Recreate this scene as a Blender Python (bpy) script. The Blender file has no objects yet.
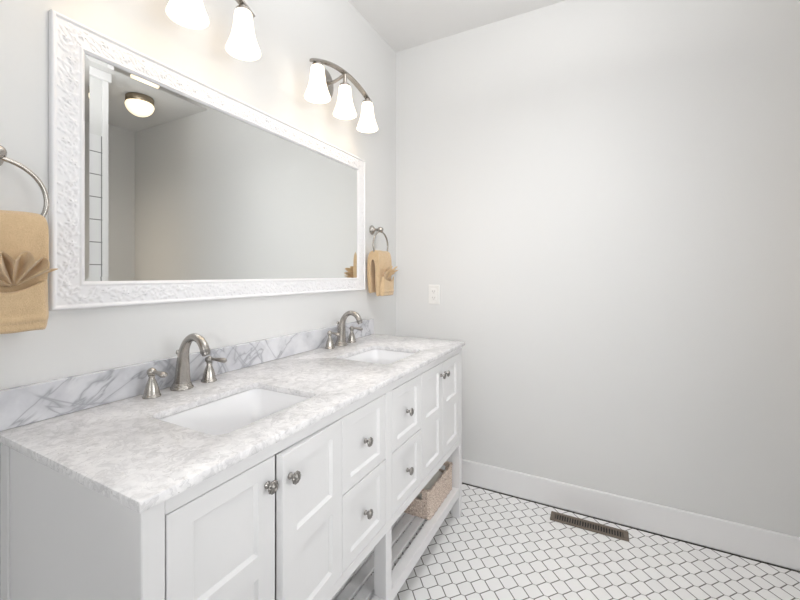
import bpy, bmesh, math, random
import numpy as np
from mathutils import Vector, Matrix

PI = math.pi
random.seed(7)
rng = np.random.default_rng(11)
scene = bpy.context.scene
C = scene.collection

# ------------------------------------------------------------------ camera
cam_d = bpy.data.cameras.new('camera')
cam_d.sensor_fit = 'HORIZONTAL'
cam_d.sensor_width = 36.0
cam_d.lens = 383.0 / 800.0 * 36.0
cam_d.shift_y = (274.4 - 300.0) / 800.0
cam_d.clip_start = 0.02
cam = bpy.data.objects.new('camera', cam_d)
C.objects.link(cam)
cam.location = (1.165, -2.166, 1.22)
cam.rotation_euler = (PI / 2, 0, 0.483)
scene.camera = cam

# ------------------------------------------------------------------ world, lights, exposure
world = bpy.data.worlds.new('world')
scene.world = world
world.use_nodes = True
world.node_tree.nodes['Background'].inputs[0].default_value = (0.85, 0.92, 1.0, 1)
world.node_tree.nodes['Background'].inputs[1].default_value = 0.6

LAMP = 1.6             # emission of the frosted lamp shades
LAMP_COL = (1.0, 0.81, 0.60)
BULB_W = 0.10
DOME = 1.3


def area(name, loc, rot, sx, sy, power, col):
    l = bpy.data.lights.new(name, 'AREA')
    l.shape = 'RECTANGLE'
    l.size = sx
    l.size_y = sy
    l.energy = power
    l.color = col
    o = bpy.data.objects.new(name, l)
    C.objects.link(o)
    o.location = loc
    o.rotation_euler = rot
    return o


# added fill lights, set at two made-up windows behind the camera and in the shower
area('window_fill', (1.25, -3.48, 1.75), (PI / 2, 0, 0), 0.7, 1.1, 4.8, (0.96, 0.98, 1.0))
area('shower_fill', (2.955, -1.52, 1.60), (0, PI / 2, 0), 1.0, 0.9, 12.5, (0.96, 0.985, 1.0))
# added fills without fixtures above the frame: one aimed up, one down
area('up_fill', (1.10, -1.20, 2.20), (PI, 0, 0), 0.4, 0.4, 14.5, (1.0, 0.99, 0.98))
area('down_fill', (1.00, -0.65, 2.63), (0, 0, 0), 0.5, 0.5, 2.6, (0.98, 0.99, 1.0)).data.spread = math.radians(90)
# added unseen warm fill in the alcove, besides its dome light
area('alcove_fill', (2.55, -0.785, 1.30), (PI / 2, 0, 0), 0.7, 1.2, 1.3, (1.0, 0.84, 0.64)).data.spread = math.radians(110)
# small fill lights added behind the camera, unseen
area('rear_fill', (1.40, -2.86, 2.20), (math.radians(96), 0, math.radians(12)), 0.12, 0.12, 0.8, (1.0, 0.99, 0.98)).data.spread = math.radians(75)
area('low_rear_fill', (1.40, -2.86, 1.30), (math.radians(90), 0, math.radians(20)), 0.12, 0.12, 2.6, (1.0, 0.99, 0.98)).data.spread = math.radians(60)

scene.view_settings.view_transform = 'Standard'
scene.view_settings.look = 'None'
scene.view_settings.gamma = 1.0
scene.view_settings.use_curve_mapping = False
scene.view_settings.exposure = 0.05
scene.cycles.max_bounces = 14
scene.cycles.diffuse_bounces = 8
scene.cycles.glossy_bounces = 6
scene.cycles.use_denoising = True
scene.cycles.sample_clamp_indirect = 6.0
scene.cycles.caustics_reflective = False
scene.cycles.caustics_refractive = False


# ------------------------------------------------------------------ materials
def base_mat(name, col=(0.8, 0.8, 0.8), rough=0.5, metal=0.0, spec=0.5):
    m = bpy.data.materials.new(name)
    m.use_nodes = True
    b = m.node_tree.nodes['Principled BSDF']
    b.inputs['Base Color'].default_value = (*col, 1)
    b.inputs['Roughness'].default_value = rough
    b.inputs['Metallic'].default_value = metal
    b.inputs['Specular IOR Level'].default_value = spec
    return m


class G:
    """small node-graph helper"""
    def __init__(self, m):
        self.t = m.node_tree
        self.b = self.t.nodes['Principled BSDF']

    def n(self, kind, **kw):
        x = self.t.nodes.new(kind)
        for k, v in kw.items():
            setattr(x, k, v)
        return x

    def link(self, a, b):
        self.t.links.new(a, b)

    def coord(self, kind='Object'):
        return self.n('ShaderNodeTexCoord').outputs[kind]

    def math(self, op, a, b=None, c=None):
        x = self.n('ShaderNodeMath', operation=op)
        for i, v in enumerate((a, b, c)):
            if v is None:
                continue
            if isinstance(v, (int, float)):
                x.inputs[i].default_value = v
            else:
                self.link(v, x.inputs[i])
        return x.outputs[0]

    def noise(self, vec, scale, detail=4, rough=0.5, dist=0.0):
        x = self.n('ShaderNodeTexNoise')
        x.inputs['Scale'].default_value = scale
        x.inputs['Detail'].default_value = detail
        x.inputs['Roughness'].default_value = rough
        x.inputs['Distortion'].default_value = dist
        if vec is not None:
            self.link(vec, x.inputs['Vector'])
        return x.outputs['Fac']

    def ramp(self, fac, stops):
        x = self.n('ShaderNodeValToRGB')
        e = x.color_ramp.elements
        while len(e) < len(stops):
            e.new(0.5)
        for i, (p, c) in enumerate(stops):
            e[i].position = p
            e[i].color = (*c, 1) if len(c) == 3 else c
        self.link(fac, x.inputs[0])
        return x.outputs[0]

    def mix(self, fac, a, b, mode='MIX'):
        x = self.n('ShaderNodeMix', data_type='RGBA', blend_type=mode)
        for i, v in ((0, fac), (6, a), (7, b)):
            if isinstance(v, (int, float)):
                x.inputs[i].default_value = v
            elif isinstance(v, tuple):
                x.inputs[i].default_value = (*v, 1)
            else:
                self.link(v, x.inputs[i])
        return x.outputs[2]

    def color(self, s):
        self.link(s, self.b.inputs['Base Color'])

    def bump(self, h, strength=0.2, dist=0.002):
        x = self.n('ShaderNodeBump')
        x.inputs['Strength'].default_value = strength
        x.inputs['Distance'].default_value = dist
        self.link(h, x.inputs['Height'])
        self.link(x.outputs[0], self.b.inputs['Normal'])


def paint(name, col, rough=0.55, bump=0.03, scale=180):
    m = base_mat(name, col, rough, 0, 0.35)
    g = G(m)
    co = g.coord()
    g.color(g.mix(g.noise(co, 1.3, 2), tuple(c * 0.985 for c in col), tuple(min(1, c * 1.01) for c in col)))
    g.bump(g.noise(co, scale, 3), bump, 0.001)
    return m


M_wall = paint('wall_paint', (0.732, 0.732, 0.728), 0.6, 0.05)
M_ceil = paint('ceiling_paint', (0.78, 0.775, 0.77), 0.8, 0.05)
M_trim = paint('trim_paint', (0.84, 0.835, 0.84), 0.35, 0.01)
M_cab = paint('cabinet_paint', (0.75, 0.745, 0.75), 0.32, 0.012)
M_frame = paint('mirror_frame_paint', (0.86, 0.855, 0.87), 0.42, 0.015)
M_plastic = base_mat('white_plastic', (0.83, 0.82, 0.80), 0.35)
M_slot = base_mat('dark_slot', (0.03, 0.03, 0.03), 0.7)
M_slot_grey = base_mat('grey_slot', (0.30, 0.29, 0.28), 0.6)
M_gap = base_mat('dark_gap', (0.06, 0.055, 0.05), 0.8)
M_ceramic = base_mat('white_ceramic', (0.84, 0.84, 0.85), 0.12)


def nickel(name, col=(0.56, 0.53, 0.49), rough=0.28):
    m = base_mat(name, col, rough, 1.0)
    g = G(m)
    co = g.coord()
    mp = g.n('ShaderNodeMapping')
    mp.inputs['Scale'].default_value = (60, 60, 900)
    g.link(co, mp.inputs[0])
    r = g.noise(mp.outputs[0], 4, 2)
    g.link(g.math('MULTIPLY_ADD', r, 0.12, rough - 0.06), g.b.inputs['Roughness'])
    return m


M_nickel = nickel('brushed_nickel', (0.43, 0.405, 0.375), 0.26)
M_nickel_dark = nickel('dark_nickel', (0.30, 0.285, 0.27), 0.3)
M_bronze = nickel('bronze_metal', (0.19, 0.155, 0.125), 0.5)
M_bronze.node_tree.nodes['Principled BSDF'].inputs['Metallic'].default_value = 0.45
M_mirror = base_mat('mirror_silver', (0.86, 0.875, 0.865), 0.0, 1.0)


def emissive(name, col, strength, base=(0.9, 0.88, 0.84)):
    m = base_mat(name, base, 0.3)
    b = m.node_tree.nodes['Principled BSDF']
    b.inputs['Emission Color'].default_value = (*col, 1)
    b.inputs['Emission Strength'].default_value = strength
    return m


M_shade = emissive('frosted_glass_lit', LAMP_COL, LAMP)
M_dome = emissive('dome_glass_lit', (1.0, 0.80, 0.52), DOME)
M_bulb = emissive('bulb_lit', (1.0, 0.85, 0.65), 5)
M_pane = emissive('glowing_fill_pane', (0.93, 0.97, 1.0), 1.0)  # glowing panes of the two added windows


def floor_mat():
    m = base_mat('lantern_tile', (0.8, 0.8, 0.78), 0.22)
    g = G(m)
    co = g.coord()
    s = g.n('ShaderNodeSeparateXYZ')
    g.link(co, s.inputs[0])
    a = g.math('DIVIDE', g.math('SUBTRACT', s.outputs[0], 0.747), 0.0935)
    b = g.math('DIVIDE', g.math('ADD', s.outputs[1], 0.444), 0.0712)
    u = g.math('ADD', a, b)
    v = g.math('SUBTRACT', a, b)
    def wave(q):          # hooked S of a lantern tile's side
        t = g.math('SUBTRACT', g.math('FRACT', g.math('ADD', q, 0.5)), 0.5)
        a_ = g.math('ABSOLUTE', t)
        f = g.math('SMOOTH_MIN', g.math('MULTIPLY', a_, 0.96), g.math('MULTIPLY', g.math('SUBTRACT', 0.5, a_), 0.21), 0.05)
        f = g.math('MAXIMUM', f, 0.0)
        return g.math('MULTIPLY', g.math('SIGN', t), f)
    u2 = g.math('SUBTRACT', u, wave(v))
    v2 = g.math('SUBTRACT', v, wave(u))
    d = g.math('MINIMUM', g.math('PINGPONG', u2, 0.5), g.math('PINGPONG', v2, 0.5))
    mr = g.n('ShaderNodeMapRange', interpolation_type='SMOOTHSTEP')
    mr.inputs[1].default_value = 0.026
    mr.inputs[2].default_value = 0.046
    g.link(d, mr.inputs[0])
    # the narrow necks where two tiles meet tip to tip show only a thin, pale joint
    far_ = g.math('MAXIMUM', g.math('PINGPONG', u2, 0.5), g.math('PINGPONG', v2, 0.5))
    neck = g.n('ShaderNodeMapRange', interpolation_type='SMOOTHSTEP')
    neck.inputs[1].default_value = 0.015
    neck.inputs[2].default_value = 0.06
    neck.inputs[3].default_value = 0.8
    neck.inputs[4].default_value = 1.0
    g.link(far_, neck.inputs[0])
    joint = g.math('MULTIPLY', g.math('SUBTRACT', 1.0, mr.outputs[0]), neck.outputs[0])
    # every tile a slightly different white
    cell = g.n('ShaderNodeCombineXYZ')
    g.link(g.math('FLOOR', u2), cell.inputs[0])
    g.link(g.math('FLOOR', v2), cell.inputs[1])
    wn = g.n('ShaderNodeTexWhiteNoise', noise_dimensions='2D')
    g.link(cell.outputs[0], wn.inputs['Vector'])
    tile = g.mix(wn.outputs['Value'], (0.86, 0.855, 0.85), (0.90, 0.895, 0.89))
    g.color(g.mix(joint, tile, (0.155, 0.148, 0.138)))
    g.link(g.math('MULTIPLY_ADD', mr.outputs[0], -0.5, 0.75), g.b.inputs['Roughness'])
    g.bump(mr.outputs[0], 0.35, 0.0015)
    return m


def marble_top():
    m = base_mat('mottled_marble', (0.8, 0.8, 0.8), 0.24)
    g = G(m)
    co = g.coord()
    # warped coordinates so that the patches get ragged outlines
    nv = g.n('ShaderNodeTexNoise')
    nv.inputs['Scale'].default_value = 26
    nv.inputs['Detail'].default_value = 4
    g.link(co, nv.inputs['Vector'])
    sc = g.n('ShaderNodeVectorMath', operation='SCALE')
    sc.inputs['Scale'].default_value = 0.045
    g.link(nv.outputs['Color'], sc.inputs[0])
    w = g.n('ShaderNodeVectorMath', operation='ADD')
    g.link(co, w.inputs[0])
    g.link(sc.outputs[0], w.inputs[1])
    vo = g.n('ShaderNodeTexVoronoi', feature='F1')
    vo.inputs['Scale'].default_value = 58
    g.link(w.outputs[0], vo.inputs['Vector'])
    sp = g.n('ShaderNodeSeparateColor')
    g.link(vo.outputs['Color'], sp.inputs[0])
    cells = g.ramp(sp.outputs[0], [(0.0, (0.54, 0.535, 0.545)), (0.35, (0.70, 0.695, 0.70)), (0.65, (0.80, 0.795, 0.80)), (1.0, (0.90, 0.895, 0.895))])
    fine = g.noise(w.outputs[0], 60, 6, 0.7, 0.3)
    c1 = g.ramp(fine, [(0.36, (0.50, 0.495, 0.505)), (0.47, (0.72, 0.715, 0.72)), (0.60, (0.88, 0.875, 0.875))])
    big = g.noise(co, 8, 5, 0.6, 0.8)
    c2 = g.ramp(big, [(0.36, (0.60, 0.595, 0.605)), (0.5, (0.76, 0.755, 0.76)), (0.68, (0.88, 0.875, 0.875))])
    c = g.mix(0.5, c1, cells)
    c = g.mix(0.38, c, c2)
    vein = g.math('ABSOLUTE', g.math('SUBTRACT', g.noise(w.outputs[0], 13, 5, 0.6, 1.2), 0.5))
    c = g.mix(g.ramp(vein, [(0.0, (0.55, 0.55, 0.55)), (0.03, (0, 0, 0))]), c, (0.50, 0.495, 0.505))
    specks = g.ramp(g.noise(co, 150, 2), [(0.25, (1, 1, 1)), (0.29, (0, 0, 0))])
    c = g.mix(specks, c, (0.42, 0.39, 0.36))
    g.color(g.mix(1.0, c, (1.0, 0.995, 1.0), 'MULTIPLY'))
    return m


def marble_splash():
    m = base_mat('veined_marble', (0.75, 0.75, 0.76), 0.25)
    g = G(m)
    co = g.coord()

    def veins(ang, sx, sz, scale, off, width):
        r = g.n('ShaderNodeMapping')
        r.inputs['Rotation'].default_value = (math.radians(ang), 0, 0)
        r.inputs['Location'].default_value = (off, off * 0.7, 0)
        g.link(co, r.inputs[0])
        q = g.n('ShaderNodeMapping')
        q.inputs['Scale'].default_value = (1, sx, sz)
        g.link(r.outputs[0], q.inputs[0])
        n = g.noise(q.outputs[0], scale, 4, 0.5, 0.7)
        v = g.math('ABSOLUTE', g.math('SUBTRACT', n, 0.5))
        return g.ramp(v, [(0.0, (1, 1, 1)), (width * 0.4, (0.55, 0.55, 0.55)), (width, (0.16, 0.16, 0.16)), (width * 4, (0, 0, 0))])
    a = veins(-38, 1.0, 3.0, 3.0, 0.3, 0.022)
    b = veins(42, 1.0, 2.6, 2.4, 1.7, 0.014)
    cloud = g.noise(co, 10, 5, 0.6)
    base = g.ramp(cloud, [(0.35, (0.56, 0.565, 0.60)), (0.6, (0.70, 0.705, 0.73))])
    c = g.mix(a, base, (0.36, 0.365, 0.395))
    c = g.mix(b, c, (0.36, 0.365, 0.395))
    g.color(c)
    return m


def weave_mat():
    m = base_mat('woven_seagrass', (0.5, 0.4, 0.34), 0.8)
    g = G(m)
    co = g.coord()
    mp = g.n('ShaderNodeMapping')
    mp.inputs['Scale'].default_value = (60, 60, 150)
    g.link(co, mp.inputs[0])
    n = g.noise(mp.outputs[0], 2.2, 3, 0.6)
    g.color(g.ramp(n, [(0.30, (0.30, 0.215, 0.165)), (0.48, (0.64, 0.52, 0.44)), (0.66, (0.84, 0.74, 0.66))]))
    g.bump(n, 0.5, 0.002)
    return m


def terry_mat(name, dark, light):
    m = base_mat(name, light, 0.95, 0, 0.1)
    g = G(m)
    b = g.b
    b.inputs['Sheen Weight'].default_value = 0.35
    b.inputs['Sheen Roughness'].default_value = 0.5
    co = g.coord()
    n = g.noise(co, 420, 3, 0.7)
    n2 = g.noise(co, 40, 3, 0.6)
    g.color(g.mix(g.math('MULTIPLY_ADD', n, 0.6, g.math('MULTIPLY', n2, 0.4)), dark, light))
    g.bump(g.math('ADD', n, n2), 0.7, 0.003)
    return m


def shower_tile_mat():
    m = base_mat('square_shower_tile', (0.8, 0.8, 0.8), 0.15)
    g = G(m)
    co = g.coord()
    s = g.n('ShaderNodeSeparateXYZ')
    g.link(co, s.inputs[0])
    z = g.math('PINGPONG', g.math('DIVIDE', g.math('SUBTRACT', s.outputs[2], 1.288), 0.157), 0.5)
    y = g.math('PINGPONG', g.math('DIVIDE', g.math('ADD', s.outputs[1], 0.757), 0.157), 0.5)
    d = g.math('MINIMUM', z, y)
    mr = g.n('ShaderNodeMapRange')
    mr.inputs[1].default_value = 0.016
    mr.inputs[2].default_value = 0.026
    g.link(d, mr.inputs[0])
    g.color(g.mix(mr.outputs[0], (0.25, 0.25, 0.25), (0.82, 0.82, 0.83)))
    return m


M_floor = floor_mat()
M_top = marble_top()
M_splash = marble_splash()
M_weave = weave_mat()
M_towel = terry_mat('tan_terry', (0.46, 0.31, 0.165), (0.86, 0.655, 0.42))
M_cloth = terry_mat('pale_cloth', (0.70, 0.69, 0.62), (0.84, 0.83, 0.77))
M_shower = shower_tile_mat()

# ------------------------------------------------------------------ object helpers
WO = {}          # world origin of every object made here


def thing(name, label, cat, loc, group=None):
    o = bpy.data.objects.new(name, None)
    o.empty_display_size = 0.05
    C.objects.link(o)
    o.location = loc
    o['label'] = label
    o['category'] = cat
    if group:
        o['group'] = group
    WO[o.name] = Vector(loc)
    return o


def obj(name, bm, mat, parent=None, origin=None, smooth=None, sub=0):
    """link a bmesh built in world coordinates as one object"""
    if origin is None:
        origin = WO[parent.name] if parent else (0, 0, 0)
    origin = Vector(origin)
    for v in bm.verts:
        v.co -= origin
    bmesh.ops.recalc_face_normals(bm, faces=bm.faces)
    me = bpy.data.meshes.new(name)
    bm.to_mesh(me)
    bm.free()
    if mat:
        me.materials.append(mat)
    if smooth is not None:
        me.polygons.foreach_set('use_smooth', [True] * len(me.polygons))
        if smooth < 180:
            me.set_sharp_from_angle(angle=math.radians(smooth))
    o = bpy.data.objects.new(name, me)
    C.objects.link(o)
    if parent:
        o.parent = parent
        o.location = origin - WO[parent.name]
    else:
        o.location = origin
    WO[o.name] = origin
    if sub:
        md = o.modifiers.new('subdivision', 'SUBSURF')
        md.levels = md.render_levels = sub
    return o


def tag(o, label, cat, group=None):
    o['label'] = label
    o['category'] = cat
    if group:
        o['group'] = group
    return o


def struct(name, bm, mat, smooth=None):
    o = obj(name, bm, mat, smooth=smooth)
    o['kind'] = 'structure'
    return o


def box(bm, x0, x1, y0, y1, z0, z1, bev=0.0, seg=1):
    t = bmesh.new()
    bmesh.ops.create_cube(t, size=1.0)
    for v in t.verts:
        v.co = Vector(((x0 + x1) / 2 + v.co.x * (x1 - x0), (y0 + y1) / 2 + v.co.y * (y1 - y0), (z0 + z1) / 2 + v.co.z * (z1 - z0)))
    if bev > 0:
        bmesh.ops.bevel(t, geom=list(t.edges), offset=bev, segments=seg, affect='EDGES', profile=0.5)
    merge(bm, t)
    return bm


def merge(bm, t):
    vs = {v: bm.verts.new(v.co) for v in t.verts}
    for f in t.faces:
        try:
            bm.faces.new([vs[v] for v in f.verts])
        except ValueError:
            pass
    t.free()


def nb(*boxes, bev=0.0, seg=1):
    bm = bmesh.new()
    for b in boxes:
        box(bm, *b, bev=bev, seg=seg)
    return bm


def frame_axes(d):
    d = Vector(d).normalized()
    up = Vector((0, 0, 1)) if abs(d.z) < 0.95 else Vector((0, 1, 0))
    a = d.cross(up).normalized()
    return d, a, a.cross(d).normalized()


def lathe(bm, prof, centre, axis=(0, 0, 1), n=32, flute=None):
    """prof: list of (radius, height along the axis); flute(i_ang, h) scales the radius"""
    d, a, b = frame_axes(axis)
    c = Vector(centre)
    rings = []
    for r, h in prof:
        if r <= 1e-6:
            rings.append([bm.verts.new(c + d * h)])
            continue
        ring = []
        for i in range(n):
            t = 2 * PI * i / n
            rr = r * (flute(t, h) if flute else 1)
            ring.append(bm.verts.new(c + d * h + (a * math.cos(t) + b * math.sin(t)) * rr))
        rings.append(ring)
    for p, q in zip(rings, rings[1:]):
        for i in range(n):
            j = (i + 1) % n
            if len(p) == 1 and len(q) == 1:
                break
            if len(p) == 1:
                bm.faces.new((p[0], q[i], q[j]))
            elif len(q) == 1:
                bm.faces.new((p[i], p[j], q[0]))
            else:
                bm.faces.new((p[i], p[j], q[j], q[i]))
    return bm


def tube(bm, pts, rad, n=16, closed=False, ell=1.0, facet=None):
    pts = [Vector(p) for p in pts]
    m = len(pts)
    if not hasattr(rad, '__len__'):
        rad = [rad] * m
    rings = []
    ref = None
    for i, p in enumerate(pts):
        if closed:
            d = pts[(i + 1) % m] - pts[i - 1]
        else:
            d = pts[min(i + 1, m - 1)] - pts[max(i - 1, 0)]
        d.normalize()
        if ref is None:
            _, a, b = frame_axes(d)
        else:
            a = (ref - d * ref.dot(d)).normalized()
            b = d.cross(a).normalized()
        ref = a
        rings.append([bm.verts.new(p + (a * math.cos(2 * PI * k / n) + b * math.sin(2 * PI * k / n) * ell) * rad[i] * (facet(2 * PI * k / n, i / max(1, m - 1)) if facet else 1)) for k in range(n)])
    pairs = list(zip(rings, rings[1:])) + ([(rings[-1], rings[0])] if closed else [])
    for p, q in pairs:
        for k in range(n):
            j = (k + 1) % n
            bm.faces.new((p[k], p[j], q[j], q[k]))
    if not closed:
        bm.faces.new(rings[0][::-1])
        bm.faces.new(rings[-1])
    return bm


def smooth_path(pts, per=8):
    pts = [Vector(p) for p in pts]
    out = []
    P = [pts[0] * 2 - pts[1]] + pts + [pts[-1] * 2 - pts[-2]]
    for i in range(1, len(P) - 2):
        for k in range(per):
            t = k / per
            p0, p1, p2, p3 = P[i - 1:i + 3]
            out.append(0.5 * ((2 * p1) + (p2 - p0) * t + (2 * p0 - 5 * p1 + 4 * p2 - p3) * t * t + (3 * p1 - p0 - 3 * p2 + p3) * t ** 3))
    out.append(pts[-1])
    return out


def dup(root, loc, label=None):
    r = root.copy()
    C.objects.link(r)
    r.location = loc
    WO[r.name] = Vector(loc)
    if label:
        r['label'] = label

    def kids(src, dst):
        for ch in list(src.children):
            c = ch.copy()
            C.objects.link(c)
            c.parent = dst
            kids(ch, c)
    kids(root, r)
    return r


def grid(bm, P, closed_u=False):
    """P[i][j] points -> quads"""
    V = [[bm.verts.new(p) for p in row] for row in P]
    n = len(V)
    for i in range(n if closed_u else n - 1):
        for j in range(len(V[0]) - 1):
            bm.faces.new((V[i][j], V[(i + 1) % n][j], V[(i + 1) % n][j + 1], V[i][j + 1]))
    return V


# ------------------------------------------------------------------ the setting
CEIL = 2.646
XR = 2.985          # wall opposite the mirror
YB = -3.6           # wall behind the camera
PX, PY = 1.95, -0.715   # edge of the shower wall seen in the mirror

struct('floor', nb((-0.1, XR + 0.1, YB - 0.1, 0.1, -0.1, 0.0)), M_floor)
struct('ceiling', nb((-0.1, XR + 0.1, YB - 0.1, 0.1, CEIL, CEIL + 0.1)), M_ceil)
struct('wall_left', nb((-0.1, 0.0, YB - 0.1, 0.1, -0.1, CEIL + 0.1)), M_wall)
struct('wall_far', nb((0.0, XR, 0.0, 0.1, -0.1, CEIL + 0.1)), M_wall)
struct('wall_right', nb((XR, XR + 0.1, YB - 0.1, 0.1, -0.1, CEIL + 0.1)), M_wall)
# wall behind the camera, with an opening for the added window
struct('wall_near', nb((0.0, 0.80, YB - 0.1, YB, 0, CEIL), (1.70, XR, YB - 0.1, YB, 0, CEIL),
                       (0.80, 1.70, YB - 0.1, YB, 0, 1.15), (0.80, 1.70, YB - 0.1, YB, 2.35, CEIL)), M_wall)
w1 = struct('added_window_1', nb((0.80, 1.70, YB - 0.06, YB - 0.05, 1.15, 2.35)), M_pane)  # added unseen window, its pane glowing as fill
fr = obj('added_window_frame', nb((0.75, 0.80, YB, YB + 0.02, 1.10, 2.40), (1.70, 1.75, YB, YB + 0.02, 1.10, 2.40),
                            (0.80, 1.70, YB, YB + 0.02, 1.10, 1.15), (0.80, 1.70, YB, YB + 0.02, 2.35, 2.40),
                            (1.23, 1.27, YB - 0.05, YB - 0.01, 1.15, 2.35)), M_trim, w1)
# shower walls: the end facing the room carries a strip of square tiles and white trim
struct('wall_shower_end', nb((PX + 0.012, 2.10, -1.05, PY, 0, CEIL)), M_wall)
struct('wall_shower_near', nb((PX + 0.012, XR, -2.24, -2.12, 0, CEIL)), M_wall)
struct('wall_shower_side', nb((2.10, XR, -0.92, -0.80, 0, CEIL)), M_wall)
struct('trim_1', nb((PX, PX + 0.012, -0.752, PY, 0, CEIL - 0.06), bev=0.002), M_trim)
struct('trim_2', nb((PX - 0.012, PX + 0.012, -0.905, PY + 0.015, CEIL - 0.06, CEIL), bev=0.004), M_trim)
struct('trim_3', nb((PX + 0.004, PX + 0.012, -1.05, -0.752, 0, 2.190)), M_shower)
w2 = struct('added_window_2', nb((XR - 0.012, XR - 0.002, -1.97, -1.07, 1.10, 2.10)), M_pane)  # made-up window with glowing pane, put in behind the shower fill
obj('added_window_frame', nb((XR - 0.022, XR, -2.02, -1.97, 1.05, 2.15), (XR - 0.022, XR, -1.07, -1.02, 1.05, 2.15),
                       (XR - 0.022, XR, -1.97, -1.07, 1.05, 1.10), (XR - 0.022, XR, -1.97, -1.07, 2.10, 2.15)), M_trim, w2)
# base boards
def baseboard(name, boxes):
    struct(name, nb(*boxes, bev=0.004, seg=2), M_trim)
baseboard('baseboard_far', [(0.0, XR, -0.016, 0.0, 0.003, 0.137)])
baseboard('baseboard_left', [(0.0, 0.016, YB, -0.016, 0.003, 0.137)])
baseboard('baseboard_right', [(XR - 0.016, XR, -0.80, -0.016, 0.003, 0.137)])
struct('trim_4', nb((0.016, XR - 0.016, -0.0195, -0.016, 0.0, 0.004)), M_gap)

# ------------------------------------------------------------------ vanity cabinet
YN, YF = -1.830, -0.300
FX = 0.541
VB, VT = 0.370, 0.864
vanity = thing('bathroom_vanity', 'long white painted double vanity cabinet with panelled doors, drawers and open slatted shelf', 'vanity', (0.27, -1.065, 0))

car = nb((0.02, 0.518, YN + 0.008, YF - 0.008, VB + 0.004, VB + 0.020),
         (0.012, 0.024, YN + 0.02, YF - 0.02, VB + 0.004, VT),
         (0.024, 0.515, -1.065, -1.047, VB + 0.02, VT))
obj('carcass', car, M_cab, vanity)
# face frame: top rail, bottom rail, centre stile
obj('face_frame', nb((FX - 0.020, FX, YN + 0.037, YF - 0.037, 0.830, VT),
                     (FX - 0.020, FX, YN + 0.037, YF - 0.037, VB, 0.401),
                     (FX - 0.020, FX, -1.075, -1.035, 0.401, 0.830), bev=0.0012), M_cab, vanity)


def end_panel(y_out, s):
    # s = +1: the outside faces -y
    a, b = sorted((y_out + s * 0.004, y_out + s * 0.016))
    c, d = sorted((y_out + s * 0.001, y_out + s * 0.016))
    return nb((0.040, 0.496, a, b, VB, VT), (0.040, 0.496, c, d, VB, VB + 0.05), bev=0.0008)


obj('end_panel', end_panel(YN, 1), M_cab, vanity)
obj('end_panel', end_panel(YF, -1), M_cab, vanity)
LW = 0.037
for y0 in (YN, YF - LW):
    obj('leg', nb((FX - 0.046, FX, y0, y0 + LW, 0.0, VT), bev=0.0018), M_cab, vanity)
    obj('leg', nb((0.002, 0.040, y0, y0 + LW, 0.0, VT), bev=0.0018), M_cab, vanity)
obj('leg', nb((FX - 0.046, FX, -1.075, -1.035, 0.0, VB), bev=0.0018), M_cab, vanity)
obj('leg', nb((0.002, 0.040, -1.075, -1.035, 0.0, VB), bev=0.0018), M_cab, vanity)
# slatted bottom shelf
SZ = 0.152
obj('shelf_rail', nb((FX - 0.044, FX - 0.003, YN + LW, -1.075, 0.108, SZ), (FX - 0.044, FX - 0.003, -1.035, YF - LW, 0.108, SZ), bev=0.0015), M_cab, vanity)
obj('shelf_rail', nb((0.004, 0.036, YN + LW, -1.075, 0.108, SZ), (0.004, 0.036, -1.035, YF - LW, 0.108, SZ), bev=0.0015), M_cab, vanity)
for y0 in (YN + 0.008, YF - 0.03):
    obj('shelf_bearer', nb((0.040, FX - 0.046, y0, y0 + 0.022, 0.108, 0.138)), M_cab, vanity)
obj('shelf_bearer', nb((0.040, FX - 0.046, -1.066, -1.044, 0.108, 0.138)), M_cab, vanity)
for k in range(9):
    x = 0.443 - 0.050 * k
    obj('shelf_slat', nb((x, x + 0.039, YN + 0.010, YF - 0.010, 0.138, SZ), bev=0.0015), M_cab, vanity)


def panelled(bm, y0, y1, z0, z1, openings, xf=FX, th=0.018, ch=0.006, dp=0.008, oc=0.0012):
    """door or drawer front in the plane x = xf with recessed panels (yi0, yi1, zi0, zi1) stacked in z"""
    def q(pts):
        bm.faces.new([bm.verts.new(p) for p in pts])
    ya, yb, za, zb = y0 + oc, y1 - oc, z0 + oc, z1 - oc
    op = sorted(openings, key=lambda o: o[2])
    a, b = op[0][0], op[0][1]
    q([(xf, ya, za), (xf, a, za), (xf, a, zb), (xf, ya, zb)])
    q([(xf, b, za), (xf, yb, za), (xf, yb, zb), (xf, b, zb)])
    zs = [za] + [z for o in op for z in (o[2], o[3])] + [zb]
    for k in range(0, len(zs), 2):
        q([(xf, a, zs[k]), (xf, b, zs[k]), (xf, b, zs[k + 1]), (xf, a, zs[k + 1])])
    for (c, d, e, f) in op:
        o4 = [(c, e), (d, e), (d, f), (c, f)]
        i4 = [(c + ch, e + ch), (d - ch, e + ch), (d - ch, f - ch), (c + ch, f - ch)]
        for k in range(4):
            j = (k + 1) % 4
            q([(xf, *o4[k]), (xf, *o4[j]), (xf - dp, *i4[j]), (xf - dp, *i4[k])])
        q([(xf - dp, *p) for p in i4])
    o4 = [(ya, za), (yb, za), (yb, zb), (ya, zb)]
    e4 = [(y0, z0), (y1, z0), (y1, z1), (y0, z1)]
    for k in range(4):
        j = (k + 1) % 4
        q([(xf, *o4[j]), (xf, *o4[k]), (xf - oc, *e4[k]), (xf - oc, *e4[j])])
        q([(xf - oc, *e4[j]), (xf - oc, *e4[k]), (xf - th, *e4[k]), (xf - th, *e4[j])])
    q([(xf - th, *p) for p in e4])
    bmesh.ops.remove_doubles(bm, verts=bm.verts, dist=1e-5)
    return bm


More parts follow.
